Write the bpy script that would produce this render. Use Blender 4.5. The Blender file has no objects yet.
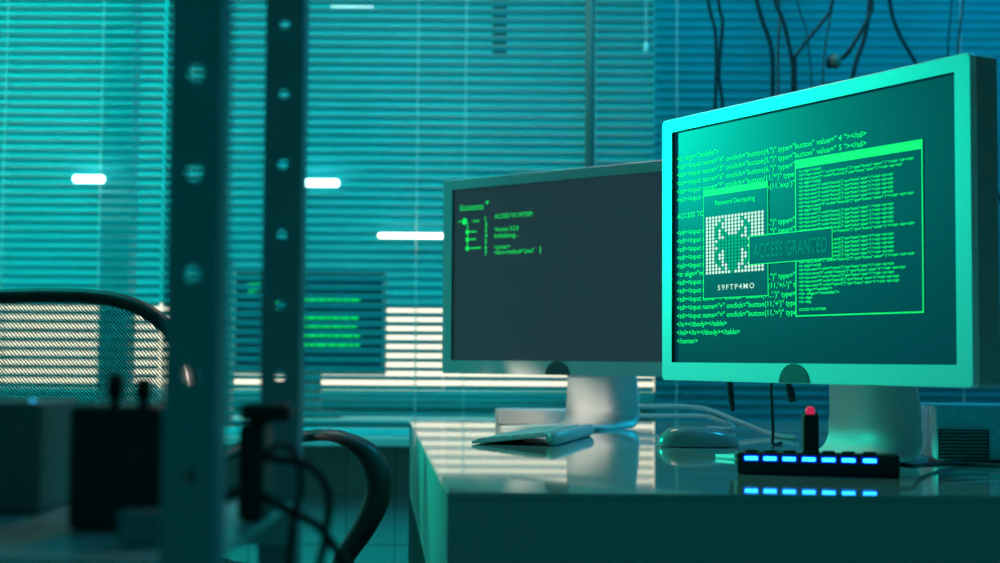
import bpy, bmesh, math, random
from mathutils import Vector, Matrix
random.seed(7)
S = bpy.context.scene
COL = S.collection
PI = math.pi

# ------------------------------------------------------------------ materials
def mat(name, color, rough=0.5, metal=0.0, emit=None, estr=0.0, spec=0.5, coat=0.0, vary=0.0, scale=40.0, bump=0.0, coat_rough=0.03):
    m = bpy.data.materials.new(name); m.use_nodes = True
    nt = m.node_tree; b = nt.nodes['Principled BSDF']
    b.inputs['Base Color'].default_value = (*color, 1)
    b.inputs['Roughness'].default_value = rough
    b.inputs['Metallic'].default_value = metal
    b.inputs['Specular IOR Level'].default_value = spec
    b.inputs['Coat Weight'].default_value = coat
    b.inputs['Coat Roughness'].default_value = coat_rough
    if emit:
        b.inputs['Emission Color'].default_value = (*emit, 1)
        b.inputs['Emission Strength'].default_value = estr
    if vary > 0 or bump > 0:
        tc = nt.nodes.new('ShaderNodeTexCoord'); n = nt.nodes.new('ShaderNodeTexNoise')
        n.inputs['Scale'].default_value = scale; n.inputs['Detail'].default_value = 4
        nt.links.new(tc.outputs['Object'], n.inputs['Vector'])
        if vary > 0:
            mx = nt.nodes.new('ShaderNodeMix'); mx.data_type = 'RGBA'
            mx.inputs[6].default_value = (*[c*(1-vary) for c in color], 1)
            mx.inputs[7].default_value = (*[min(1, c*(1+vary)) for c in color], 1)
            nt.links.new(n.outputs['Fac'], mx.inputs[0]); nt.links.new(mx.outputs[2], b.inputs['Base Color'])
        if bump > 0:
            bp = nt.nodes.new('ShaderNodeBump'); bp.inputs['Strength'].default_value = bump
            bp.inputs['Distance'].default_value = 0.004
            nt.links.new(n.outputs['Fac'], bp.inputs['Height']); nt.links.new(bp.outputs['Normal'], b.inputs['Normal'])
    return m

def tile_mat():
    m = mat('painted_tiles', (.45, .5, .48), .35)
    nt = m.node_tree; b = nt.nodes['Principled BSDF']
    tc = nt.nodes.new('ShaderNodeTexCoord'); mp = nt.nodes.new('ShaderNodeMapping')
    mp.inputs['Rotation'].default_value = (PI/2, 0, 0)
    mp.inputs['Location'].default_value = (.366, .6465, 0)
    br = nt.nodes.new('ShaderNodeTexBrick'); br.offset = 0
    br.inputs['Scale'].default_value = 1
    br.inputs['Brick Width'].default_value = .117; br.inputs['Row Height'].default_value = .117
    br.inputs['Mortar Size'].default_value = .0016
    br.inputs['Color1'].default_value = (.46, .51, .49, 1); br.inputs['Color2'].default_value = (.42, .47, .45, 1)
    br.inputs['Mortar'].default_value = (.2, .22, .22, 1)
    nt.links.new(tc.outputs['Object'], mp.inputs['Vector']); nt.links.new(mp.outputs['Vector'], br.inputs['Vector'])
    nt.links.new(br.outputs['Color'], b.inputs['Base Color'])
    return m

def mesh_fabric():
    # open office-chair mesh: a fine diagonal weave with real openings
    m = bpy.data.materials.new('chair_mesh_weave'); m.use_nodes = True
    nt = m.node_tree; b = nt.nodes['Principled BSDF']; out = nt.nodes['Material Output']
    b.inputs['Base Color'].default_value = (.02, .03, .03, 1); b.inputs['Roughness'].default_value = .7
    tc = nt.nodes.new('ShaderNodeTexCoord'); sp = nt.nodes.new('ShaderNodeSeparateXYZ')
    nt.links.new(tc.outputs['Object'], sp.inputs[0])
    def wave(sx, sz, freq):   # threads per metre
        a = nt.nodes.new('ShaderNodeMath'); a.operation = 'MULTIPLY'; a.inputs[1].default_value = sx*freq
        c = nt.nodes.new('ShaderNodeMath'); c.operation = 'MULTIPLY'; c.inputs[1].default_value = sz*freq
        nt.links.new(sp.outputs['X'], a.inputs[0]); nt.links.new(sp.outputs['Z'], c.inputs[0])
        s = nt.nodes.new('ShaderNodeMath'); s.operation = 'ADD'
        nt.links.new(a.outputs[0], s.inputs[0]); nt.links.new(c.outputs[0], s.inputs[1])
        f = nt.nodes.new('ShaderNodeMath'); f.operation = 'FRACT'; nt.links.new(s.outputs[0], f.inputs[0])
        l = nt.nodes.new('ShaderNodeMath'); l.operation = 'LESS_THAN'; l.inputs[1].default_value = .3
        nt.links.new(f.outputs[0], l.inputs[0]); return l
    w1 = wave(1, 1.0, 170); w2 = wave(1, -1.0, 170)
    w1.inputs[1].default_value = .46; w2.inputs[1].default_value = .10
    mx = nt.nodes.new('ShaderNodeMath'); mx.operation = 'MAXIMUM'
    nt.links.new(w1.outputs[0], mx.inputs[0]); nt.links.new(w2.outputs[0], mx.inputs[1])
    tr = nt.nodes.new('ShaderNodeBsdfTransparent'); ms = nt.nodes.new('ShaderNodeMixShader')
    nt.links.new(mx.outputs[0], ms.inputs[0]); nt.links.new(tr.outputs[0], ms.inputs[1]); nt.links.new(b.outputs[0], ms.inputs[2])
    nt.links.new(ms.outputs[0], out.inputs['Surface'])
    return m

M = dict(
    desk=mat('glossy_white_laminate', (.52, .56, .55), .06, coat=.6, vary=.02, scale=8),
    desk_side=mat('white_laminate_side', (.62, .68, .66), .35, vary=.02, scale=8),
    alu=mat('brushed_aluminium', (.80, .84, .83), .42, metal=.25, vary=.03, scale=90),
    alu_dark=mat('anodised_side', (.34, .38, .37), .45, metal=.2, vary=.03, scale=60),
    alu_stand=mat('satin_aluminium', (.74, .78, .77), .5, metal=.2, vary=.03, scale=60),
    gasket=mat('black_gasket', (.01, .015, .015), .6),
    badge=mat('smoked_badge', (.10, .14, .14), .3),
    screen_teal=mat('teal_code_screen', (.003, .010, .013), .34, emit=(.0, .031, .050), estr=1.0, spec=.28, vary=.02),
    screen_grey=mat('grey_code_screen', (.02, .025, .03), .35, emit=(.012, .034, .042), estr=1.0, spec=.4, vary=.02),
    window_teal=mat('window_fill', (.003, .010, .013), .34, emit=(.0, .035, .054), estr=1.0, spec=.25),
    txt=mat('green_glow_text', (.0, .1, .02), .5, emit=(.005, 1.0, .14), estr=1.0),
    txt2=mat('soft_green_text', (.0, .1, .02), .5, emit=(.005, .95, .13), estr=1.0),
    green=mat('green_glow_bar', (.0, .1, .02), .5, emit=(.008, .95, .13), estr=1.0),
    dimgreen=mat('dim_green_text', (.0, .02, .01), .5, emit=(.0, .13, .07), estr=1.0),
    whitetxt=mat('white_glow_dots', (.1, .1, .1), .5, emit=(.62, .80, .66), estr=1.0),
    spider=mat('spider_green', (.0, .1, .02), .5, emit=(.0, .26, .10), estr=1.0),
    slat=mat('teal_slat', (.06, .60, .66), .38, vary=.06, scale=6),
    slat_r=mat('blue_slat', (.05, .48, .56), .45, vary=.06, scale=6),
    cord=mat('pale_cord', (.7, .75, .74), .6),
    wall=mat('painted_wall', (.45, .5, .5), .6, vary=.05, scale=5, bump=.1),
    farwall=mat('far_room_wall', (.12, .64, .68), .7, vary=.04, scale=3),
    floor=mat('dark_vinyl_floor', (.12, .13, .13), .4, vary=.15, scale=12),
    ceil=mat('ceiling_paint', (.5, .5, .5), .8, vary=.03, scale=5),
    column=mat('column_paint', (.6, .68, .68), .6, vary=.05),
    pole=mat('grey_brown_pole', (.22, .20, .19), .5, vary=.1),
    cream=mat('warm_backlit_glass', (.5, .45, .38), .5, emit=(1.0, .84, .62), estr=1.3),
    tube_cool=mat('cool_tube_glass', (.9, 1, 1), .3, emit=(.60, 1.0, .98), estr=4.5),
    tube_dim=mat('pale_tube_glass', (.8, .95, .95), .3, emit=(.45, .80, .78), estr=1.0),
    tube_warm=mat('warm_tube_glass', (1, .95, .9), .3, emit=(1.0, .84, .66), estr=3.2),
    rack=mat('dark_steel_angle', (.36, .50, .55), .55, metal=.3, vary=.1, scale=30),
    deck=mat('steel_shelf_deck', (.60, .80, .80), .28, metal=.1, vary=.1, scale=20),
    black=mat('black_plastic', (.008, .010, .011), .45, vary=.1, scale=50),
    blackm=mat('charcoal_plastic', (.05, .062, .064), .4, vary=.1, scale=50),
    case=mat('dark_grey_case', (.16, .22, .22), .5, vary=.1),
    rubber=mat('black_rubber', (.010, .012, .013), .5, vary=.1),
    red=mat('red_bulb', (.6, .02, .08), .25, emit=(.75, .02, .10), estr=.7),
    led=mat('blue_led', (.02, .2, .6), .3, emit=(.02, .42, 1.0), estr=4.0),
    ledrim=mat('blue_led_window', (.0, .02, .25), .3, emit=(.0, .02, .50), estr=1.0),
    bled=mat('blue_indicator', (.02, .2, .5), .3, emit=(.02, .45, .8), estr=1.5),
    plug=mat('white_plug', (.75, .85, .82), .4, vary=.02),
    white=mat('white_plastic', (.9, .89, .87), .3, coat=.3, vary=.02),
    mouse=mat('mouse_shell', (.30, .36, .355), .22, coat=.5, vary=.02),
    keycap=mat('white_keycap', (.62, .66, .65), .45, vary=.02),
    cable_w=mat('white_cable', (.62, .60, .58), .4, vary=.04),
    cable_b=mat('dark_cable', (.012, .02, .026), .5, vary=.1),
    cable_r=mat('brownish_cable', (.13, .075, .07), .5, vary=.1),
    cable_g=mat('thin_green_cable', (.02, .09, .09), .5, vary=.1),
    connector=mat('copper_connector', (.30, .16, .13), .5, vary=.2),
    crinkle=mat('crinkled_blue_casing', (.12, .70, .80), .3, vary=.30, scale=70, bump=1.0),
    louvre=mat('dark_louvre', (.03, .06, .065), .5, vary=.1),
    teal_box=mat('teal_plastic', (.10, .35, .36), .35, vary=.1),
    tiles=tile_mat(), weave=mesh_fabric(),
)

# ------------------------------------------------------------------ mesh helpers
def obj(name, bm, m, parent=None, smooth=False, loc=None):
    me = bpy.data.meshes.new(name)
    bmesh.ops.recalc_face_normals(bm, faces=bm.faces[:])
    bm.to_mesh(me); bm.free()
    ms = m if isinstance(m, (list, tuple)) else [m]
    for x in ms: me.materials.append(x)
    if smooth:
        for p in me.polygons: p.use_smooth = True
    o = bpy.data.objects.new(name, me); COL.objects.link(o)
    if parent: o.parent = parent
    if loc: o.location = loc
    return o

def tag(o, label, cat, group=None, kind=None):
    o['label'] = label; o['category'] = cat
    if group: o['group'] = group
    if kind: o['kind'] = kind
    return o

def thing(name, label, cat, loc=(0, 0, 0), rz=0, group=None):
    o = bpy.data.objects.new(name, None); COL.objects.link(o)
    o.empty_display_size = .05
    o.location = loc; o.rotation_euler = (0, 0, rz)
    return tag(o, label, cat, group)

def struct(name, bm, m, parent=None, smooth=False):
    o = obj(name, bm, m, parent, smooth); o['kind'] = 'structure'; return o

def box(bm, x0, x1, y0, y1, z0, z1, bev=0.0, mi=0):
    r = bmesh.ops.create_cube(bm, size=1)
    vs = r['verts']
    for v in vs:
        v.co = Vector(((x0+x1)/2+v.co.x*(x1-x0), (y0+y1)/2+v.co.y*(y1-y0), (z0+z1)/2+v.co.z*(z1-z0)))
    fs = {f for v in vs for f in v.link_faces}
    for f in fs: f.material_index = mi
    if bev > 0:
        es = list({e for v in vs for e in v.link_edges})
        rr = bmesh.ops.bevel(bm, geom=es, offset=bev, segments=2, affect='EDGES', profile=.5)
        for f in rr['faces']: f.material_index = mi
    return bm

def B(*a, **k):
    return box(bmesh.new(), *a, **k)

def smooth_path(pts, n=6):
    P = [Vector(p) for p in pts]
    if len(P) < 3: return P
    out = []
    for i in range(len(P)-1):
        p0 = P[i-1] if i else P[0]*2-P[1]
        p1, p2 = P[i], P[i+1]
        p3 = P[i+2] if i+2 < len(P) else P[-1]*2-P[-2]
        for k in range(n):
            t = k/n
            out.append(.5*((2*p1)+(p2-p0)*t+(2*p0-5*p1+4*p2-p3)*t*t+(3*p1-p0-3*p2+p3)*t**3))
    out.append(P[-1]); return out

def tube(bm, pts, r, n=8, smooth=6, ry=None, up=None, mi=0):
    """swept round or elliptical section; r may be a list along the control points"""
    P = smooth_path(pts, smooth) if smooth else [Vector(p) for p in pts]
    def rad(rr, i):
        if isinstance(rr, (int, float)): return rr
        t = i/(len(P)-1)*(len(rr)-1); a = min(int(t), len(rr)-2); return rr[a]+(rr[a+1]-rr[a])*(t-a)
    rings = []; prev = None
    for i, p in enumerate(P):
        d = (P[min(i+1, len(P)-1)]-P[max(i-1, 0)]).normalized()
        if up is not None: u = Vector(up)
        else: u = prev if prev is not None else (Vector((0, 0, 1)) if abs(d.z) < .9 else Vector((1, 0, 0)))
        a = (u-d*u.dot(d)).normalized(); b = d.cross(a); prev = a
        r1 = rad(r, i); r2 = rad(ry, i) if ry is not None else r1
        rings.append([bm.verts.new(p+a*math.cos(2*PI*k/n)*r1+b*math.sin(2*PI*k/n)*r2) for k in range(n)])
    for A, C in zip(rings, rings[1:]):
        for k in range(n):
            f = bm.faces.new((A[k], A[(k+1) % n], C[(k+1) % n], C[k])); f.material_index = mi
    for R_ in (rings[0], rings[-1]):
        f = bm.faces.new(R_); f.material_index = mi
    return bm

def T(*a, **k):
    return tube(bmesh.new(), *a, **k)

def lathe(bm, prof, c=(0, 0, 0), n=24, mi=0):
    rings = []
    for r, z in prof:
        rings.append([bm.verts.new((c[0]+r*math.cos(2*PI*k/n), c[1]+r*math.sin(2*PI*k/n), c[2]+z)) for k in range(n)])
    for A, C in zip(rings, rings[1:]):
        for k in range(n):
            bm.faces.new((A[k], A[(k+1) % n], C[(k+1) % n], C[k])).material_index = mi
    for R_ in (rings[0], rings[-1]): bm.faces.new(R_).material_index = mi
    return bm

def prism(bm, poly, z0, z1, mi=0):
    lo = [bm.verts.new((x, y, z0)) for x, y in poly]; hi = [bm.verts.new((x, y, z1)) for x, y in poly]
    n = len(poly)
    bm.faces.new(lo).material_index = mi; bm.faces.new(hi).material_index = mi
    for k in range(n): bm.faces.new((lo[k], lo[(k+1) % n], hi[(k+1) % n], hi[k])).material_index = mi
    return bm

def rrect(w0, w1, h0, h1, r, n=4):
    pts = []
    for cx, cz, a0 in ((w1-r, h1-r, 0), (w0+r, h1-r, PI/2), (w0+r, h0+r, PI), (w1-r, h0+r, 3*PI/2)):
        for k in range(n+1):
            a = a0+PI/2*k/n; pts.append((cx+r*math.cos(a), cz+r*math.sin(a)))
    return pts

def loft(bm, loops, cap=True, mi=0, close=False):
    R_ = [[bm.verts.new(p) for p in L] for L in loops]; n = len(R_[0])
    for A, C in zip(R_, R_[1:]+([R_[0]] if close else [])):
        for k in range(n): bm.faces.new((A[k], A[(k+1) % n], C[(k+1) % n], C[k])).material_index = mi
    if cap and not close:
        bm.faces.new(R_[0]).material_index = mi; bm.faces.new(R_[-1]).material_index = mi
    return bm

# text on the front of a screen: local x = across, local z = up, facing -y
def text_bm(bm, body, x, z, size, width=None, y=0.0, height=None, spacing=1.0, bold=.010):
    cu = bpy.data.curves.new('t', 'FONT'); cu.body = body; cu.size = size; cu.resolution_u = 3
    cu.space_character = spacing; cu.offset = size*bold
    to = bpy.data.objects.new('t', cu); COL.objects.link(to)
    dg = bpy.context.evaluated_depsgraph_get(); dg.update()
    me = bpy.data.meshes.new_from_object(to.evaluated_get(dg))
    bpy.data.objects.remove(to); bpy.data.curves.remove(cu)
    if not me.vertices: return bm
    xs = [v.co.x for v in me.vertices]; ys = [v.co.y for v in me.vertices]
    sx = width/(max(xs)-min(xs)) if width else 1
    sy = height/(max(ys)-min(ys)) if height else 1
    for v in me.vertices:
        v.co = Vector((x+(v.co.x-min(xs))*sx, y, z+v.co.y*sy))
    bm.from_mesh(me); bpy.data.meshes.remove(me)
    return bm

def fix_flat(o):
    # flat glyph meshes: turn every face towards -y
    me = o.data; bm = bmesh.new(); bm.from_mesh(me)
    bm.normal_update()
    for f in bm.faces:
        if f.normal.y > 0: f.normal_flip()
    bm.to_mesh(me); bm.free(); return o

def slab(bm, x0, x1, z0, z1, y0, y1, mi=0): return box(bm, x0, x1, y0, y1, z0, z1, mi=mi)

# ------------------------------------------------------------------ camera
CZ = .86
cam = bpy.data.cameras.new('camera'); co = bpy.data.objects.new('camera', cam); COL.objects.link(co)
cam.sensor_width = 36; cam.lens = 1469/1000*36; cam.clip_start = .02; cam.clip_end = 60
co.matrix_world = Matrix.Translation((0, 0, CZ)) @ Matrix.Rotation(PI/2+.0529, 4, 'X') @ Matrix.Rotation(.0071, 4, 'Z')
cam.dof.use_dof = True; cam.dof.focus_distance = 1.88; cam.dof.aperture_fstop = 4.7
S.camera = co

# ------------------------------------------------------------------ setting
XL, XR, YF, YB, H = -2.3, 2.0, -1.2, 3.56, 2.7
FARY = 4.9
struct('floor', B(XL-.1, XR+.1, YF, FARY+.1, -.05, 0), M['floor'])
struct('ceiling', B(XL-.1, XR+.1, YF, FARY+.1, H, H+.05), M['ceil'])
struct('wall_left', B(XL-.1, XL, YF, FARY, 0, H), M['wall'])
struct('wall_right', B(XR, XR+.1, YF, FARY, 0, H), M['wall'])
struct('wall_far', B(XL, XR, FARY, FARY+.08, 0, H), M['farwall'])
struct('wall_back', B(XL, XR, YB, YB+.10, 0, .6465), M['tiles'])
struct('trim_1', B(XL, XR, 3.455, YB+.10, .652, .676, bev=.004), M['wall'])
struct('trim_2', B(XL, XR, YB, YB+.10, 2.42, H), M['wall'])
# columns between the two rooms; the low third one is added to mask warm glow
for i, (x0, x1) in enumerate(((-.975, -.905), (.40, 1.998), (-.790, -.657))):
    struct('trim_%d' % (i+3), B(x0, x1, YB+.012, YB+.09, .677, 2.419 if i < 2 else 1.095), M['column'])
# warm back-lit panel, frosted lit glass low in the far room
win = struct('window_1', B(XL+.02, .452, 4.20, 4.22, .772, 1.012), M['cream'])
fr = bmesh.new()
box(fr, XL+.02, .47, 4.19, 4.24, 1.0125, 1.035); box(fr, XL+.02, .47, 4.19, 4.24, .74, .7715); box(fr, .4525, .47, 4.19, 4.24, .772, 1.012)
f_ = obj('window_frame', fr, M['farwall'], win)
struct('trim_6', B(XL+.001, XR-.001, 4.245, 4.30, 0.001, 2.2), M['farwall'])

# ------------------------------------------------------------------ venetian blinds
def blind(x0, x1, tilt, m, label, cords, ybase=3.50, ztop=2.40, zbot=.690, pull=None):
    t = thing('venetian_blind', label, 'window blind', ((x0+x1)/2, ybase, zbot-.013), 0, 'venetian blinds along the glazed partition')
    ox, oz = (x0+x1)/2, zbot-.013
    bm = bmesh.new(); pitch = .0215; n = int((ztop-zbot-.03)/pitch); hw = .0125
    ct, st = math.cos(tilt), math.sin(tilt)
    for i in range(n):
        z = zbot+.016+i*pitch
        a_, th = random.uniform(-.02, .02), .0005
        ct, st = math.cos(tilt+a_), math.sin(tilt+a_)
        sec = []
        for s in (1, -1):
            rng = (-1, -.5, 0, .5, 1) if s > 0 else (1, .5, 0, -.5, -1)
            for q in rng:
                yy = q*hw; zz = .0022*(1-q*q)+s*th/2
                sec.append((yy*ct+zz*st, z-yy*st+zz*ct))   # tilt > 0 : front edge higher
        loft(bm, [[(x0-ox, y, zz-oz) for y, zz in sec], [(x1-ox, y, zz-oz) for y, zz in sec]])
    obj('slats', bm, m, t)
    obj('headrail', B(x0-ox, x1-ox, -.02, .02, ztop-.025-oz, ztop-oz, bev=.002), m, t)
    obj('bottom_rail', B(x0-ox, x1-ox, -.013, .013, 0, .018, bev=.003), m, t)
    for c in cords:
        bm = bmesh.new()
        for yy in (-.0145, .0145): tube(bm, [(c-ox, yy, .002), (c-ox, yy, ztop-.02-oz)], .0011, n=6, smooth=0)
        obj('ladder_cord', bm, M['cord'], t)
    if pull:
        px, zt = pull
        c = obj('pull_cord', T([(px-ox, -.024, zt+.01-oz), (px-ox, -.024, ztop-.02-oz)], .0013, n=6, smooth=0), M['cord'], t)
        obj('tassel', lathe(bmesh.new(), [(.002, .012), (.0045, .006), (.006, -.008), (.0055, -.014), (.002, -.016)], (px-ox, -.024, zt-oz)), M['plug'], t, True)
    return t
blind(-2.2, -.812, .42, M['slat'], 'bright teal venetian blind at the far left, behind the mesh chair back', [-1.78, -1.185, -.955])
blind(-.802, -.1335, .42, M['slat'], 'middle teal venetian blind behind the slotted rack posts, blurred green text showing through it', [-.74, -.20])
blind(-.1325, .3665, .42, M['slat'], 'teal venetian blind directly behind the dark grey monitor, with a pull cord', [-.085, .226], pull=(.3449, 1.608))
blind(.3685, 1.96, 1.1, M['slat_r'], 'nearly closed blue venetian blind behind the hanging cables', [.42, 1.1, 1.7])

# vertical pipe before the blinds
tag(obj('vertical_pipe', tube(bmesh.new(), [(.2102, 3.462, .677), (.2102, 3.462, H-.002)], .011, n=16, smooth=0), M['pole'], smooth=True),
    'thin grey brown vertical pipe in front of the blinds, above the dark grey monitor', 'pipe')
# dark strap behind the blinds
tag(obj('hanging_strap', B(-.023, .013, 3.70, 3.715, 1.628, H-.002, bev=.003), M['rubber']),
    'short dark strap hanging behind the blinds at top centre', 'strap')

# ------------------------------------------------------------------ tube lights
def lamp(x0, x1, z, y, m, label, r=.0095, rail=True):
    t = thing('tube_light', label, 'light', ((x0+x1)/2, y, z), 0)
    h = (x1-x0)/2
    bm = T([(-h, 0, 0), (-h+.004, 0, 0), (h-.004, 0, 0), (h, 0, 0)], [r*.45, r, r, r*.45], n=16, smooth=0)
    obj('glowing_tube', bm, m, t, True)
    for s in (-1, 1): obj('mounting_clip', B(s*h*.6-.003, s*h*.6+.003, r*.6, .019, -.003, .003), M['plug'], t)
    return t
lamp(-1.013, -.9376, 1.2795, 3.462, M['tube_cool'], 'short white glowing tube light on the far left blind')
lamp(-.50, -.3820, 1.2740, 3.462, M['tube_cool'], 'short white glowing tube light just right of the second rack post')
lamp(-.2893, -.127, 1.1500, 3.462, M['tube_warm'], 'warm white glowing tube light at the left edge of the dark grey monitor', r=.0065)
lamp(-.4645, -.35, 1.818, 3.95, M['tube_dim'], 'pale tube light behind the blinds at the top edge of the picture', r=.012)

# ------------------------------------------------------------------ far monitor behind the blinds
t = thing('computer_monitor', 'blurred monitor with green text seen through the blinds', 'monitor', (-.515, 3.97, .70))
obj('housing', B(-.208, .208, 0, .03, .115, .40, bev=.004), M['alu_dark'], t)
s_ = obj('screen', B(-.196, .196, -.002, 0, .128, .388), M['screen_teal'], t)
bm = bmesh.new()
for zz in (.322, .273, .250, .225, .200):
    x = -.02
    while x < .128:
        l = random.uniform(.012, .03); slab(bm, x, min(x+l, .137), zz-.0075, zz+.0065, -.003, -.002); x += l+.004
obj('code_lines', bm, M['txt'], s_); bm = bmesh.new()
for k in range(12): slab(bm, -.115, -.085, .17+k*.014, .178+k*.014, -.003, -.002)
obj('side_column', bm, M['txt'], s_); bm = bmesh.new()
for k in range(3): slab(bm, -.165, -.15+.01*k, .33+k*.012, .336+k*.012, -.003, -.002)
obj('menu_mark', bm, M['txt'], s_)
obj('stand_neck', B(-.03, .03, .031, .05, .01, .22, bev=.003), M['alu_dark'], t)
obj('stand_base', B(-.09, .09, -.03, .10, 0, .012, bev=.004), M['alu_dark'], t)
t = thing('work_table', 'plain table in the room behind the blinds, under the blurred monitor', 'table', (-.6, 3.95, 0))
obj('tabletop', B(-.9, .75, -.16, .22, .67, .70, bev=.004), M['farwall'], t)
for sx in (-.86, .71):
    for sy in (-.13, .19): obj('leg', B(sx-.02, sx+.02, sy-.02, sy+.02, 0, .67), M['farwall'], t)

# ------------------------------------------------------------------ desk
DZ = .742
t = thing('desk', 'glossy white desk carrying the two monitors', 'desk', (0, 0, 0))
poly = [(-.0455, 1.3026), (1.25, 1.326), (1.25, 2.885), (-.1733, 2.8392)]
bm = bmesh.new(); prism(bm, poly, DZ-.006, DZ)
bmesh.ops.bevel(bm, geom=[e for e in bm.edges if abs(e.verts[0].co.z-e.verts[1].co.z) < 1e-5], offset=.0012, segments=2, affect='EDGES')
td = obj('tabletop', bm, [M['desk'], M['desk_side']], t)
for p in td.data.polygons: p.material_index = 0 if p.normal.z > .5 else 1
bm = bmesh.new()
ap = [(-.0450, 1.3030), (1.24, 1.3264), (1.24, 1.345), (-.0255, 1.3226), (-.1515, 2.82), (-.171, 2.83)]
prism(bm, ap, .605, DZ-.0062)
obj('apron', bm, M['desk_side'], t)
obj('modesty_panel', B(-.168, 1.24, 2.77, 2.80, .10, DZ-.0062), M['alu_dark'], t)
for x, y in ((.03, 1.36), (1.2, 1.39), (-.10, 2.74), (1.2, 2.74)):
    obj('leg', B(x-.025, x+.025, y-.025, y+.025, 0, DZ-.0062), M['alu_dark'], t)

# ------------------------------------------------------------------ desktop monitors
def monitor(loc, yaw, label, screen_mat):
    t = thing('computer_monitor', label, 'monitor', loc, -yaw)
    zc = .2705; W, Hh = .2475, .155
    o0 = rrect(-W-.022, W+.022, zc-Hh-.024, zc+Hh+.018, .006)
    o1 = rrect(-W-.0212, W+.0212, zc-Hh-.0232, zc+Hh+.0172, .006)
    i0 = rrect(-W, W, zc-Hh, zc+Hh, .0006)
    P = lambda L, y: [(a, y, b) for a, b in L]
    bm = bmesh.new()
    loops = [P(i0, 0.0), P(o1, 0.0), P(o0, .0008), P(o0, .009), P(i0, .009)]
    R_ = [[bm.verts.new(p) for p in L] for L in loops]; n = len(R_[0])
    for q in range(5):
        A, C = R_[q], R_[(q+1) % 5]
        for k in range(n):
            bm.faces.new((A[k], A[(k+1) % n], C[(k+1) % n], C[k])).material_index = 1 if q == 4 else 0
    obj('bezel', bm, [M['alu'], M['gasket']], t)
    s1 = rrect(-W-.022, W+.022, zc-Hh-.024, zc+Hh+.018, .006)
    s2 = rrect(-W-.020, W+.020, zc-Hh-.022, zc+Hh+.016, .006)
    bm = bmesh.new(); loft(bm, [P(s1, .0092), P(s1, .040), P(s2, .042)])
    obj('housing', bm, M['alu_dark'], t)
    scr = obj('screen', B(-W+.0003, W-.0003, .005, .0088, zc-Hh+.0003, zc+Hh-.0003), screen_mat, t)
    # half-round badge low in the middle of the bezel
    bm = bmesh.new(); r = .0262; zb = zc-Hh-.0238
    pts = [(-.005+r*math.cos(a), zb+.0005+r*.88*math.sin(a)) for a in [PI*k/20 for k in range(21)]]
    loft(bm, [[(x, -.0012, z) for x, z in pts], [(x, -.0001, z) for x, z in pts]])
    obj('badge', bm, M['badge'], t)
    # stand : one bent sheet, neck behind the display and foot under it
    prof = [(.092, .30), (.104, .22), (.116, .14), (.122, .09), (.1245, .055)]
    cx, cz, rr = .0975, .033, .027
    for k in range(9):
        a = math.radians(20-110*k/8); prof.append((cx+rr*math.cos(a), cz+rr*math.sin(a)))
    prof += [(.06, .0055), (-.06, .0055)]
    th = .0045; loops = []
    for i, (y, z) in enumerate(prof):
        p0 = prof[max(i-1, 0)]; p1 = prof[min(i+1, len(prof)-1)]
        dy, dz = p1[0]-p0[0], p1[1]-p0[1]; l = math.hypot(dy, dz); ny, nz = -dz/l*th/2, dy/l*th/2
        if z > .1: hw = .058+.015*(.30-z)/.2
        else: hw = .073+.006*min(1, (.1-z)/.08)
        a = [(-hw, y+ny, z+nz), (hw, y+ny, z+nz), (hw, y-ny, z-nz), (-hw, y-ny, z-nz)]
        loops.append(a)
    bm = loft(bmesh.new(), loops)
    bmesh.ops.translate(bm, verts=bm.verts, vec=(0, 0, -.0030))
    st = obj('stand', bm, M['alu_stand'], t)
    for p in st.data.polygons: p.use_smooth = abs(p.normal.x) < .5
    obj('hinge', T([(-.03, .066, zc), (.03, .066, zc)], .024, n=24, smooth=0), M['alu_dark'], t, True)
    return t, scr, zc

m1, scr1, zc = monitor((.3551, 1.7563, DZ), 1.0437, 'large monitor at right, teal screen full of green code windows', M['screen_teal'])
m2, scr2, _ = monitor((.1032, 2.5056, DZ), .68856, 'smaller looking monitor behind, dark grey screen with a few green lines', M['screen_grey'])

# --- screen 1 graphics
Y0 = .0048
def flat(name, bm, m, parent): return fix_flat(obj(name, bm, m, parent))
lines = ['<tr align="middle">']
def inp(n, v, fn=None): return '<td><input name="%s" onclick="button(%s)" type="button" value=" %s "></td>' % (n, v, n if fn is None else fn)
lines += [inp('4', "4,''"), inp('5', "5,''"), inp('6', "6,''"), inp('*', "11,'*'"), inp('exp', "11,'exp'"), '', 'ACCESS TO SYSTEM', '',
          inp('1', "1,''"), inp('2', "2,''"), inp('3', "3,''"), inp('-', "11,'-'"), inp('(', "11,'('"), '<tr align="middle">',
          inp('0', "0,''"), inp('+/-', "11,'+/-'"), inp('.', "11,'.'"), inp('+', "11,'+'"), inp('=', "11,'='"),
          '</tr></tbody></table>', '</td></tr></tbody></table>', '</center>']
bm = bmesh.new()
cut = .0  # code lines run under the pop-up windows
for i, s in enumerate(lines):
    if not s: continue
    z = zc+.1155-i*.01114
    if 3 <= i and len(s) > 40: s = s[:52]
    text_bm(bm, s, -.2425, z, .00955, y=Y0, bold=.012)
    # the rows fatten into each other a little, like the glow of the real letters
bmesh.ops.scale(bm, vec=(1, 1, 1), verts=bm.verts)
o = flat('code_text', bm, M['txt'], scr1)
xs = [v.co.x for v in o.data.vertices]; mxx = max(xs)
k = (.1125+.2425)/(mxx+.2425)
for v in o.data.vertices: v.co.x = -.2425+(v.co.x+.2425)*k

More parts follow.
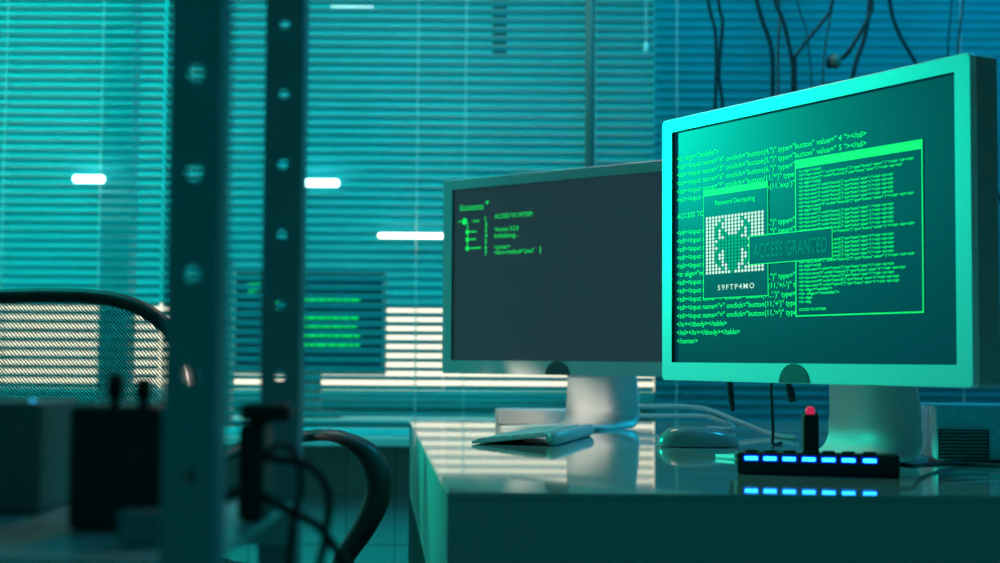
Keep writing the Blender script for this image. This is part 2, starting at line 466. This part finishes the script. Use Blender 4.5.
def frame_bm(bm, x0, x1, z0, z1, w, y):
    slab(bm, x0, x1, z1-w, z1, y, y+.0001); slab(bm, x0, x1, z0, z0+w, y, y+.0001)
    slab(bm, x0, x0+w, z0+w, z1-w, y, y+.0001); slab(bm, x1-w, x1, z0+w, z1-w, y, y+.0001)
def win_(x0, x1, z0, z1, y, w, bar, label=None):
    o = obj('code_window', slab(bmesh.new(), x0, x1, zc+z0, zc+z1, y, y+.0003), M['window_teal'], scr1)
    bm = bmesh.new(); frame_bm(bm, x0, x1, zc+z0, zc+z1, w, y-.0002)
    if bar: slab(bm, x0, x1, zc+z1-bar, zc+z1, y-.0003, y-.0002)
    obj('window_border', bm, M['green'], scr1)
# big window
win_(-.0067, .1982, -.0990, .0900, .0042, .0016, .0105)
bm = bmesh.new()
rows = [.2, .97, .88]+[.2, .81, .81, .81, .81, .81, .97]*3+[.2, .81, .90, .81, .85, .85, .30, .36, .12, .11, 0, .24]
full = "<td><input name=\"%d\" onclick=\"button(%d,'')\" type=\"button\" value=\" %d \"></td> <td></td>"
for i, fr_ in enumerate(rows):
    z = zc+.0742-i*.00475
    if fr_ == 0: continue
    L = .192*fr_
    body = (full % (i % 10, i % 10, i % 10)) if fr_ > .5 else ('ACCESS TO SYSTEM' if i == len(rows)-1 else '<tr align="middle">'[:max(5, int(fr_*80))])
    text_bm(bm, body, -.0005, z, .0042, y=.0040, width=L, bold=.03)
flat('small_code_text', bm, M['txt2'], scr1)
# pop-up
win_(-.1845, -.0560, -.0722, .0702, .0042, .0010, .0082)
bm = text_bm(bmesh.new(), 'Password Decrypting', -.1600, zc+.0490, .0085, width=.0790, y=.0040)
flat('popup_title', bm, M['txt'], scr1)
bm = text_bm(bmesh.new(), '59FTP4MO', -.1545, zc-.0615, .0095, width=.072, y=.0040, spacing=1.35)
flat('popup_code', bm, M['whitetxt'], scr1)
# dot matrix with a generic spider drawn in green dots
SP = """..................
.....#.....#......
....#.......#.....
...##.......##....
...#.#.....#.#....
...#.##...##.#....
...#..#####..#....
....#########.....
...###########....
....#########.....
...##.#####.##....
...#..#####..#....
...#..#####..#....
...##.#####.##....
....#..###..#.....
.....#.###.#......
........#.........""".split()
NX, NY = 18, 17
gw = bmesh.new(); gg = bmesh.new()
for i in range(NX):
    for j in range(NY):
        u = (i+.5)/NX*2-1; v = (j+.5)/NY*2-1
        x = -.1800+(i+.5)*.1166/NX; z = zc-.0408+(j+.5)*.0757/NY
        b_ = gg if SP[NY-1-j][i] == '#' else gw
        r = .0026
        f = [b_.verts.new((x+r*math.cos(a*PI/4+PI/8), .0040, z+.0019/.0023*r*math.sin(a*PI/4+PI/8))) for a in range(8)]
        b_.faces.new(f)
flat('dot_grid', gw, M['whitetxt'], scr1); flat('spider_dots', gg, M['spider'], scr1)
# access box
win_(-.0920, .0585, -.0326, .0040, .0034, .0011, 0)
bm = text_bm(bmesh.new(), 'ACCESS GRANTED', -.0830, zc-.0240, .02, width=.1325, height=.0185, y=.0031, spacing=1.1)
flat('access_text', bm, M['dimgreen'], scr1)

# --- screen 2 graphics
bm = bmesh.new(); y2 = .0047
text_bm(bm, 'Documents', -.233, zc+.1195, .0095, width=.056, y=y2, bold=0); slab(bm, -.233, -.177, zc+.1165, zc+.1178, y2, y2+.0002)
text_bm(bm, '+', -.1725, zc+.122, .016, y=y2)
flat('menu_text', bm, M['txt'], scr2)
bm = bmesh.new()
f = [bm.verts.new((-.2217+.0062*math.cos(a*PI/6), y2, zc+.0961+.0062*math.sin(a*PI/6))) for a in range(12)]; bm.faces.new(f)
slab(bm, -.2365, -.2305, zc+.0955, zc+.0975, y2, y2+.0002)
slab(bm, -.2152, -.2137, zc+.047, zc+.094, y2, y2+.0002)
text_bm(bm, 'root', -.2030, zc+.0935, .009, y=y2)
for z, l in ((.0765, .016), (.0630, .014), (.0470, .026)):
    f = [bm.verts.new((-.2145+.0045*math.cos(a*PI/4), y2, zc+z+.0045*math.sin(a*PI/4))) for a in range(8)]; bm.faces.new(f)
    slab(bm, -.209, -.209+l, zc+z-.001, zc+z+.0012, y2, y2+.0002)
flat('folder_tree', bm, M['txt2'], scr2)
bm = bmesh.new()
for i in range(7): text_bm(bm, str(i+1), -.1735, zc+.0955-i*.01045, .0115, y=y2)
flat('line_numbers', bm, M['txt'], scr2)
bm = bmesh.new()
for s, z, w in (('ACCESS TO SYSTEM', .0975, .085), ('Version 3.2.8', .0745, .054), ('Initializing...', .0630, .054), ('<center>', .0430, .036), ('<form method="post"', .0335, .090)):
    text_bm(bm, s, -.1508, zc+z, .0112, width=w, y=y2, bold=0)
slab(bm, -.0485, -.0470, zc+.031, zc+.043, y2, y2+.0002)
o = flat('terminal_text', bm, M['txt'], scr2)

# ------------------------------------------------------------------ keyboard
t = thing('keyboard', 'slim aluminium keyboard on the desk below the grey screened monitor', 'keyboard', (-.038, 2.043, DZ), -.235)
# local x across the depth (thin front edge -> battery tube), local y along the length
D, Ln = .122, .28
prof = [(0, .001), (.0005, .0050), (.106, .0165), (.106, .0125), (.004, .001)]
bm = bmesh.new(); loft(bm, [[(x, 0, z) for x, z in prof], [(x, Ln, z) for x, z in prof]])
bmesh.ops.bevel(bm, geom=bm.edges[:], offset=.0004, segments=1, affect='EDGES')
obj('body', bm, M['alu'], t)
obj('battery_tube', T([(.1145, 0, .0095), (.1145, Ln, .0095)], .0094, n=24, smooth=0), M['alu_stand'], t, True)
bm = bmesh.new()
sl = math.atan2(.0115, .1055)
for r_ in range(6):
    nk = 14 if r_ else 11
    for c in range(nk):
        x0 = .0055+r_*.0164; w = .0140
        y0 = .006+c*(Ln-.012)/nk; y1 = y0+(Ln-.012)/nk-.0026
        z0 = .0052+math.tan(sl)*x0; z1 = .0052+math.tan(sl)*(x0+w)
        a = [(x0, y0, z0), (x0+w, y0, z1), (x0+w, y1, z1), (x0, y1, z0)]
        loft(bm, [a, [(x, y, z+.0018) for x, y, z in a]])
obj('keys', bm, M['keycap'], t)

# ------------------------------------------------------------------ mouse
t = thing('computer_mouse', 'glossy white mouse on the desk left of the usb hub', 'mouse', (.274, 2.03, DZ), .02)
bm = bmesh.new(); nu, nv = 28, 12; rings = []
for j in range(nv+1):
    a = PI/2*j/nv; rings.append([])
    for i in range(nu):
        b_ = 2*PI*i/nu; c, s = math.cos(b_), math.sin(b_)
        rx = .0565*abs(c)**.85*(1 if c > 0 else -1); ry = .031*abs(s)**.85*(1 if s > 0 else -1)
        f = math.cos(a)**.62
        z = .001+.0265*math.sin(a)*(1-.12*(c*f))
        rings[-1].append(bm.verts.new((rx*f*(1-.02*0), ry*f, z)))
for A, C in zip(rings, rings[1:]):
    for k in range(nu): bm.faces.new((A[k], A[(k+1) % nu], C[(k+1) % nu], C[k]))
bm.faces.new(rings[0]); bmesh.ops.remove_doubles(bm, verts=bm.verts, dist=1e-5)
obj('shell', bm, M['mouse'], t, True)
obj('scroll_ball', lathe(bmesh.new(), [(.0005, .0035), (.003, .0025), (.0035, 0), (.001, -.002)], (-.030, 0, .0222), 12), M['badge'], t, True)
obj('sole', B(-.04, .04, -.02, .02, 0, .0012), M['gasket'], t)

# ------------------------------------------------------------------ usb hub and the things on it
hx, hy = .2492, 1.5441; ang = math.atan2(1.5064-1.5441, .4093-.2492); hl = .1645
t = thing('usb_hub', 'black usb hub with a row of seven glowing blue lights', 'usb hub', (hx, hy, DZ), ang)
obj('housing', B(0, hl, 0, .036, 0, .0225, bev=.0022), M['black'], t)
for k, px in enumerate((751.6, 770.7, 790.1, 809.9, 829.7, 849.5, 870.4)):
    c = (px-737)/163*hl
    w = obj('light_window', B(c-.0083, c+.0083, -.0006, .0005, .0135, .0205, bev=.0005), M['ledrim'], t)
    obj('blue_light', B(c-.0066, c+.0066, -.0014, -.0006, .0150, .0188, bev=.0008), M['led'], w)
    obj('port_button', B(c-.0065, c+.0065, .006, .018, .0224, .0252, bev=.001), M['blackm'], t)
t2 = thing('usb_plug', 'bright pale usb plug sticking out of the left end of the hub', 'plug', (hx-.0108*math.cos(ang), hy-.0108*math.sin(ang), DZ), ang)
obj('upper_shell', B(.0075, .0106, .006, .021, .0155, .0218, bev=.0008), M['plug'], t2)
obj('lower_shell', B(.0075, .0106, .006, .021, .0090, .0146, bev=.0008), M['plug'], t2)
t3 = thing('usb_stick', 'upright black stick with a red bulb standing on the hub', 'usb stick', (.3262, 1.5458, DZ+.0226))
obj('body', B(-.0083, .0083, -.006, .006, 0, .0400, bev=.0015), M['black'], t3)
bm = bmesh.new(); bmesh.ops.create_uvsphere(bm, u_segments=16, v_segments=10, radius=.0050)
bmesh.ops.translate(bm, verts=bm.verts, vec=(0, 0, .0436)); obj('red_bulb', bm, M['red'], t3, True)
for s in (-1, 1): obj('corner_lug', B(s*.0066-.0012, s*.0066+.0012, -.002, .002, .0398, .0432, bev=.0006), M['blackm'], t3)

tag(obj('hub_cord', T([(.4110, 1.5235, .755), (.428, 1.525, .753), (.46, 1.60, .7485), (.515, 1.675, .7452), (.55, 1.66, .7452), (.585, 1.62, .7452), (.66, 1.55, .7452), (.75, 1.5, .7452)], .0026), M['cable_b'], smooth=True),
    'black cord running from the right end of the usb hub', 'cable')
tag(obj('thin_cord', T([(.445, 1.47, .7435), (.50, 1.50, .7435), (.56, 1.515, .7435), (.60, 1.56, .7435), (.70, 1.60, .7435)], .0011), M['cable_w'], smooth=True),
    'very thin pale cord on the desk near the right frame edge', 'cable')

# ------------------------------------------------------------------ white box behind the stand
t = thing('white_box', 'flat white box on the desk behind the keyboard', 'box', (-.007, 2.665, DZ), 0)
obj('body', B(.006, .150, 0, .075, 0, .0275, bev=.003), M['white'], t)
obj('end_cap', B(0, .0065, .0005, .0745, 0, .0268, bev=.002), M['plug'], t)

tag(obj('white_cable', T([(.14, 2.78, .79), (.2486, 2.6+.12, .777), (.3545, 2.62, .7767), (.4005, 2.45, .7588), (.4253, 2.30, .7462), (.445, 2.2, .746)], .0036), M['cable_w'], smooth=True),
    'white cable arching from behind the grey monitor stand to the desk', 'cable')
tag(obj('white_cable', T([(.15, 2.80, .772), (.2486, 2.6+.09, .7601), (.3545, 2.6, .7626), (.3780, 2.54, .7580), (.3960, 2.50, .7505), (.3850, 2.47, .7462), (.35, 2.49, .7462)], .0036), M['cable_w'], smooth=True),
    'lower white cable curling back on itself behind the mouse', 'cable')

# cords hanging behind the right monitor
tag(obj('tapered_cord', T([(.325, 2.02, .93), (.3205, 2.045, .85), (.3222, 2.05, .815), (.3254, 2.05, .7905)], [.002, .002, .0045, .0045, .003]), M['rubber'], smooth=True),
    'short black cord with a thick end hanging under the left part of the big monitor', 'cable')
tag(obj('black_cord', T([(.39, 2.0, .93), (.3798, 2.05, .8339), (.3795, 2.05, .80), (.381, 2.05, .7645), (.383, 2.06, .7445), (.40, 2.09, .7445)], .0024), M['rubber'], smooth=True),
    'thin black cord dropping to the desk left of the big monitor stand', 'cable')
t = thing('loose_plug', 'small black plug dangling below the half round badge of the big monitor', 'plug', (.397, 2.015, .821))
obj('plug_body', T([(-.003, 0, .012), (.001, 0, 0), (.0045, 0, -.016)], [.0028, .0058, .0052], smooth=3), M['rubber'], t, True)
obj('cord', T([(-.003, 0, .012), (.004, .01, .06), (.012, .012, .11)], .002), M['rubber'], t, True)

# ------------------------------------------------------------------ louvred blue case at right
t = thing('vented_case', 'crinkled blue case with a dark louvred front behind the big monitor stand', 'case', (.511, 1.716, DZ))
bm = bmesh.new()
box(bm, 0, .155, 0.004, .085, .004, .069, bev=.003)
obj('casing', bm, M['crinkle'], t)
obj('feet', B(.01, .145, .01, .075, 0, .005), M['rubber'], t)
fr = bmesh.new(); box(fr, .001, .060, .0015, .0042, .006, .040)
g = obj('louvre_panel', fr, M['louvre'], t)
bm = bmesh.new()
for k in range(8):
    z = .0085+k*.0040
    a = [(.003, .0014, z), (.058, .0014, z), (.058, -.0012, z+.0012), (.003, -.0012, z+.0012)]
    loft(bm, [a, [(x, y, zz+.0008) for x, y, zz in a]])
obj('louvre_slats', bm, M['teal_box'], g)

# ------------------------------------------------------------------ hanging cables
NH = 0
def hang(pts, r, m, label, xtop=None, tail=None):
    global NH
    NH += 1; hy_ = 3.19+(NH % 4)*.02
    x0 = pts[0][0]
    sl_ = (x0-pts[1][0])/(pts[0][1]-pts[1][1])*.6
    P = [(x0+sl_*.35+(xtop or 0), hy_, H-.001), (x0+sl_*.3+(xtop or 0)*.3, hy_, 2.05), (x0+sl_*.16, hy_, 1.83)]+[(x, hy_, z) for x, z in pts]
    x, z = pts[-1]; dx = tail or 0
    P += [(x+dx*.5, hy_, z-.20), (x+dx, hy_, z-.42)]
    return tag(obj('hanging_cable', T(P, r), m, smooth=True), label, 'cable', 'cables hanging behind the big monitor')
hang([(.4562, 1.654), (.4716, 1.585), (.4737, 1.50), (.4715, 1.42)], .0042, M['cable_b'], 'leftmost dark cable hanging behind the big monitor', -.05)
hang([(.4826, 1.654), (.4905, 1.61), (.4825, 1.50), (.4912, 1.42)], .0042, M['cable_b'], 'second dark cable from the left, close beside the leftmost one', .03, .03)
hang([(.573, 1.655), (.6027, 1.557), (.6055, 1.448)], .0052, M['cable_b'], 'thick dark cable slanting in from upper left above the middle of the big monitor', -.16)
hang([(.5995, 1.655), (.6169, 1.61), (.6365, 1.52), (.6384, 1.455)], .0048, M['cable_b'], 'dark cable joined by a slanting branch above the big monitor', -.05)
hang([(.6127, 1.655), (.6148, 1.617), (.6100, 1.548), (.6105, 1.448)], .0030, M['cable_r'], 'thin brownish cable running down against the thick dark cable', .01)
tag(obj('hanging_cable', T([(.86, 3.165, H-.001), (.79, 3.165, 2.0), (.7229, 3.165, 1.656), (.7073, 3.165, 1.611), (.6475, 3.165, 1.535), (.6390, 3.165, 1.50), (.643, 3.165, 1.30), (.65, 3.165, 1.1)], .0040), M['cable_b'], smooth=True),
    'dark branch cable slanting down leftwards into its neighbour', 'cable', 'cables hanging behind the big monitor')
hang([(.659, 1.655), (.6776, 1.589), (.6884, 1.473)], .0022, M['cable_g'], 'faint thin green cable left of the copper connector', -.05)
hang([(.7383, 1.656), (.7224, 1.558), (.7176, 1.473)], .0024, M['cable_r'], 'thin reddish cable passing behind the copper connector', .03)
tag(obj('hanging_cable', T([(.88, 3.15, H-.001), (.83, 3.15, 2.0), (.8044, 3.15, 1.6565), (.7976, 3.15, 1.612), (.7553, 3.15, 1.536), (.7385, 3.165, 1.517)], .0046), M['cable_b'], smooth=True),
    'dark cable ending at the copper connector', 'cable', 'cables hanging behind the big monitor')
hang([(.8088, 1.6565), (.7973, 1.574), (.7704, 1.487)], .0050, M['cable_b'], 'dark cable bending left just right of the copper connector', .04, -.06)
hang([(.8573, 1.657), (.8723, 1.597), (.9136, 1.52)], .0046, M['cable_b'], 'dark cable slanting down to the right above the big monitor', -.03, .25)
hang([(1.0006, 1.658), (.9907, 1.544)], .0026, M['cable_g'], 'thin greenish cable, left one of the pair near the right corner', .03)
hang([(1.0315, 1.658), (1.0194, 1.549)], .0026, M['cable_r'], 'thin brown cable, rightmost of the hanging cables', .03)
t = thing('cable_connector', 'small copper coloured connector on the hanging cables', 'connector', (.7259, 3.165, 1.5122))
obj('body', lathe(bmesh.new(), [(.004, -.016), (.012, -.010), (.014, .002), (.011, .012), (.004, .016)], n=14), M['connector'], t, True)
obj('dark_sleeve', lathe(bmesh.new(), [(.003, -.014), (.007, -.008), (.007, .008), (.003, .013)], (-.013, 0, -.002), n=12), M['rubber'], t, True)

# ------------------------------------------------------------------ office chair
CY = 2.25; cx0 = -.70
t = thing('office_chair', 'black office chair with mesh back and looped armrest, left of the desk', 'chair', (0, 0, 0))
ry = -math.radians(12)
def back_pt(u, z, off=0):      # u across the back, slight wrap
    yy = CY-.9*u*u*.5+off
    return (cx0+u*math.cos(ry), yy+u*math.sin(ry), z)
HW, ZT, ZB = .262, .953, .50
outline = []
for k in range(48):
    a = 2*PI*k/48
    c, s = math.cos(a), math.sin(a)
    e = .62
    u = HW*(abs(c)**e)*(1 if c > 0 else -1); z = (ZT+ZB)/2+(ZT-ZB)/2*(abs(s)**(e+.1))*(1 if s > 0 else -1)
    outline.append((u, z))
loops = []
for i, (u, z) in enumerate(outline):
    p = Vector(back_pt(u, z)); n_ = Vector(back_pt(*outline[(i+1) % 48])); q = Vector(back_pt(*outline[i-1]))
    d = (n_-q).normalized(); a = Vector((math.sin(-ry), math.cos(ry), 0)); a = (a-d*a.dot(d)).normalized(); b_ = d.cross(a)
    loops.append([p+a*.012*math.cos(2*PI*k/10)+b_*.0115*math.sin(2*PI*k/10) for k in range(10)])
bm = loft(bmesh.new(), loops, close=True)
obj('back_frame', bm, M['blackm'], t, True)
bm = bmesh.new(); rows_ = []
for k in range(15):
    z = ZB+.012+(ZT-ZB-.024)*k/14
    q = abs((z-(ZT+ZB)/2)/((ZT-ZB)/2)); w = HW*max(0, 1-q**(2/(.72)))**(.31)*.985
    rows_.append([bm.verts.new(back_pt(w*(j/10-1)/1.0 if False else w*(-1+j/10*1.0)*1.0 if False else w*(-1+2*j/20), z)) for j in range(21)])
for A, C in zip(rows_, rows_[1:]):
    for j in range(20): bm.faces.new((A[j], A[j+1], C[j+1], C[j]))
obj('back_mesh', bm, M['weave'], t, True)
# right armrest loop
arm = [(-.447, 2.172, .690), (-.385, 2.235, .725), (-.31, 2.30, .737), (-.2634, 2.3, .7400), (-.2300, 2.3, .7300), (-.2030, 2.3, .7110), (-.1880, 2.3, .6820), (-.1870, 2.3, .6479), (-.2060, 2.3, .6014), (-.2330, 2.3, .5600), (-.26, 2.3, .520), (-.34, 2.32, .478), (-.46, 2.32, .468)]
obj('armrest', T(arm, [.009, .009, .009, .009, .012, .018, .021, .021, .018, .016, .014, .013, .012], ry=.020, n=14), M['blackm'], t, True)
al = [(2*cx0-x-.012, y+.105, z) for x, y, z in arm]
obj('armrest', T(al, [.009, .009, .009, .009, .012, .018, .021, .021, .018, .016, .014, .013, .012], ry=.020, n=14), M['blackm'], t, True)
bm = bmesh.new()
sq = rrect(-.25, .25, 0, .48, .09, 6)
sq = [(cx0+x*math.cos(ry)-(-y)*math.sin(-ry)*-1*.0+y*math.sin(-ry)*.6, CY-.02+y*.95+x*math.sin(ry)) for x, y in sq]
prism(bm, sq, .44, .50)
bmesh.ops.bevel(bm, geom=[e for e in bm.edges if abs(e.verts[0].co.z-e.verts[1].co.z) < 1e-5], offset=.02, segments=3, affect='EDGES')
obj('seat', bm, M['black'], t, True)
obj('gas_lift', lathe(bmesh.new(), [(.03, .09), (.03, .25), (.018, .25), (.018, .43)], (cx0+.05, CY+.22, 0)), M['blackm'], t, True)
obj('back_bracket', T([(cx0, CY+.015, .56), (cx0, CY+.03, .47), (cx0+.02, CY+.12, .43)], .018, ry=.03), M['blackm'], t, True)
bm = bmesh.new()
for k in range(5):
    a = 2*PI*k/5+.3; tube(bm, [(cx0+.05, CY+.22, .10), (cx0+.05+.28*math.cos(a), CY+.22+.28*math.sin(a), .065)], [.024, .014], smooth=0)
bs = obj('star_base', bm, M['blackm'], t)
for k in range(5):
    a = 2*PI*k/5+.3; p = (cx0+.05+.28*math.cos(a), CY+.22+.28*math.sin(a), .028)
    obj('caster', T([(p[0]-.014*math.sin(a), p[1]+.014*math.cos(a), p[2]), (p[0]+.014*math.sin(a), p[1]-.014*math.cos(a), p[2])], .028, n=18, smooth=0), M['rubber'], t, True)

# ------------------------------------------------------------------ slotted angle rack in the foreground
def punched(x0, x1, y, z0, z1, zhole, pitch, r, axis='x'):
    """plate with a column of round holes, 2 mm thick"""
    bm = bmesh.new(); n = 20; cx = (x0+x1)/2; th = .002
    k0 = math.ceil((z0-zhole)/pitch)
    z = zhole+k0*pitch
    while z+pitch/2 < z1:
        a, b_ = z-pitch/2, z+pitch/2
        for s in (0, 1):
            yy = y+s*th; ring = []; outer = []
            for k in range(n):
                t_ = 2*PI*k/n+PI/4; c, s_ = math.cos(t_), math.sin(t_)
                ring.append(bm.verts.new((cx+r*c, yy, z+r*s_)))
                m_ = max(abs(c), abs(s_)); ux, uz = c/m_, s_/m_
                outer.append(bm.verts.new((cx+ux*(x1-x0)/2, yy, z+uz*pitch/2)))
            for k in range(n): bm.faces.new((ring[k], ring[(k+1) % n], outer[(k+1) % n], outer[k]))
            if s == 0: r0, oo = ring, outer
            else:
                for k in range(n): bm.faces.new((r0[k], r0[(k+1) % n], ring[(k+1) % n], ring[k]))
                for k in range(n):
                    j = (k+1) % n
                    if abs(oo[k].co.x-oo[j].co.x) < 1e-6: bm.faces.new((oo[k], oo[j], outer[j], outer[k]))
        z += pitch
    bmesh.ops.remove_doubles(bm, verts=bm.verts, dist=1e-5)
    return bm
t = thing('slotted_angle_rack', 'dark steel slotted angle rack in the blurred left foreground', 'rack', (0, 0, 0))
def post(x0, x1, y, zh, back, side=1):
    bm = punched(x0, x1, y, .02, 2.3, zh, .05, .0034)
    xe = x1 if side > 0 else x0
    z0 = min(v.co.z for v in bm.verts); z1 = max(v.co.z for v in bm.verts)
    box(bm, min(xe, xe-side*.002), max(xe, xe-side*.002), y+.002, y+.028, z0, z1)
    pp = obj('post', bm, M['rack'], t)
    obj('foot_cap', B(x0-.002, x1+.002, y-.002, y+.03, 0, .06), M['rubber'], pp)
post(-.1655, -.1390, .725, 1.0013, 0)
post(-.1680, -.1410, 1.035, .9971, 0)
post(-.8390, -.8125, .725, 1.0013, 0, -1)
post(-.8390, -.8125, 1.035, .9971, 0, -1)
bm = bmesh.new()
box(bm, -.812, -.1425, .729, 1.033, .7570, .7600)
box(bm, -.812, -.1425, .7285, .7305, .730, .757); box(bm, -.812, -.1425, 1.031, 1.033, .730, .757)
obj('shelf_deck', bm, M['deck'], t)
obj('lower_shelf', B(-.812, -.1425, .729, 1.033, .25, .275), M['rack'], t)

SH = .7602
# things on the shelf
t = thing('equipment_case', 'dark equipment case at the left frame edge on the rack shelf', 'equipment case', (-.44, .93, SH))
obj('housing', B(-.14, .151, 0, .09, 0, .0705, bev=.004), M['case'], t)
obj('indicator_light', lathe(bmesh.new(), [(.0022, 0), (.0022, .0012), (.0008, .0018)], (.142, .012, .0703), 12), M['bled'], t)
obj('front_panel', B(-.13, .12, -.002, 0, .008, .062, bev=.001), M['case'], t)
t = thing('power_supply', 'black box with two round knobs on top, on the rack shelf', 'power supply', (-.2195, .845, SH))
obj('housing', B(-.0275, .0265, 0, .07, 0, .0715, bev=.004), M['black'], t)
for x, z in ((-.0040, .0185), (.0125, .0155)):
    k_ = obj('knob', lathe(bmesh.new(), [(.0030, 0), (.0030, .004), (.0046, .005), (.0046, z-.001), (.0038, z)], (x, .012, .0715), 16), M['black'], t, True)
t = thing('small_teal_box', 'small teal box in front of the black box on the rack shelf', 'box', (-.1875, .775, SH))
obj('body', B(-.012, .012, 0, .018, 0, .0150, bev=.0015), M['teal_box'], t)
obj('lid', B(-.0125, .0125, -.0005, .0185, .0152, .0182, bev=.0008), M['teal_box'], t)
t = thing('power_adapter', 'black power adapter standing on the shelf between the rack posts', 'power adapter', (-.1500, .895, SH))
obj('body', B(-.0085, .007, 0, .045, 0, .060, bev=.004), M['black'], t)
obj('plug_head', B(-.0085, .022, .005, .035, .0605, .0715, bev=.003), M['black'], t)
tag(obj('coiled_cable', T([(-.1405, .889, .800), (-.1327, .885, .799), (-.1169, .885, .7973), (-.107, .885, .7894), (-.1014, .885, .7774), (-.1024, .885, .7616), (-.104, .885, .7484), (-.108, .885, .7285), (-.12, .9, .65)], .0026), M['rubber'], smooth=True),
    'black cable arching from the adapter over the right edge of the shelf', 'cable')
tag(obj('drooping_cable', T([(-.160, .872, .775), (-.1562, .872, .7812), (-.1422, .872, .7795), (-.1226, .872, .7694), (-.1066, .872, .7616), (-.0943, .872, .746), (-.0837, .872, .7256), (-.08, .88, .66)], .0028), M['rubber'], smooth=True),
    'lower black cable drooping diagonally off the shelf edge', 'cable')
tag(obj('looped_cable', T([(-.148, .868, .7635), (-.1445, .868, .7850), (-.137, .868, .8030), (-.128, .868, .8090), (-.119, .868, .8030), (-.116, .868, .785), (-.120, .868, .765), (-.124, .87, .73), (-.13, .88, .66)], .0022), M['rubber'], smooth=True),
    'thin black cable loop beside the second rack post', 'cable')

# ------------------------------------------------------------------ lights
def area(name, loc, target, size, power, color, size_y=None, spread=None):
    l = bpy.data.lights.new(name, 'AREA'); l.energy = power; l.color = color; l.size = size
    if size_y: l.shape = 'RECTANGLE'; l.size_y = size_y
    if spread: l.spread = spread
    o = bpy.data.objects.new(name, l); COL.objects.link(o); o.location = loc
    o.rotation_euler = (Vector(target)-Vector(loc)).to_track_quat('-Z', 'Y').to_euler()
    return o
def spot(name, loc, target, power, color, ang, blend, r):
    l = bpy.data.lights.new(name, 'SPOT'); l.energy = power; l.color = color
    l.spot_size = math.radians(ang); l.spot_blend = blend; l.shadow_soft_size = r
    o = bpy.data.objects.new(name, l); COL.objects.link(o); o.location = loc
    o.rotation_euler = (Vector(target)-Vector(loc)).to_track_quat('-Z', 'Y').to_euler()
    return o
spot('cyan_spotlight', (-2.1, 3.2, 1.62), (.46, 1.56, .93), 240, (.0, 1.0, .66), 26, .75, .16)
area('blue_wall_light', (1.3, 2.3, 2.6), (.8, 3.5, 1.4), .6, 31, (.0, .56, .90))
area('teal_wall_fill', (-1.5, 2.5, 2.55), (-1.3, 3.5, 1.2), .6, 18, (.0, .94, .76), spread=math.radians(110))  # unseen fill light added to brighten the left blinds
area('teal_wall_fill', (-.05, 2.65, 2.6), (-.05, 3.5, 1.2), .5, 5.5, (.0, .78, .85), spread=math.radians(95))  # second unseen wash, added to lift the middle blinds
area('warm_ceiling_light', (-.25, 3.1, 2.6), (.0, 2.4, .7), .35, 4.5, (1.0, .62, .50))
spot('warm_fill_spot', (-1.0, 1.7, .89), (.10, 2.64, .747), 85, (1.0, .80, .68), 9.5, 1.0, .02)  # unseen fill added to brighten the white box and rear monitor stand
area('far_room_light', (-1.5, 3.82, 2.6), (-1.4, 4.3, 1.0), .8, 12, (.0, .95, .76))
area('far_room_light', (.2, 3.82, 2.6), (.1, 4.3, .9), .8, 8, (.0, .70, .80))
w = bpy.data.worlds.new('world'); S.world = w; w.use_nodes = True
w.node_tree.nodes['Background'].inputs[0].default_value = (.0, .42, .43, 1)
w.node_tree.nodes['Background'].inputs[1].default_value = .20

S.view_settings.view_transform = 'Standard'; S.view_settings.look = 'None'
S.view_settings.exposure = 0; S.view_settings.gamma = 1; S.view_settings.use_curve_mapping = False
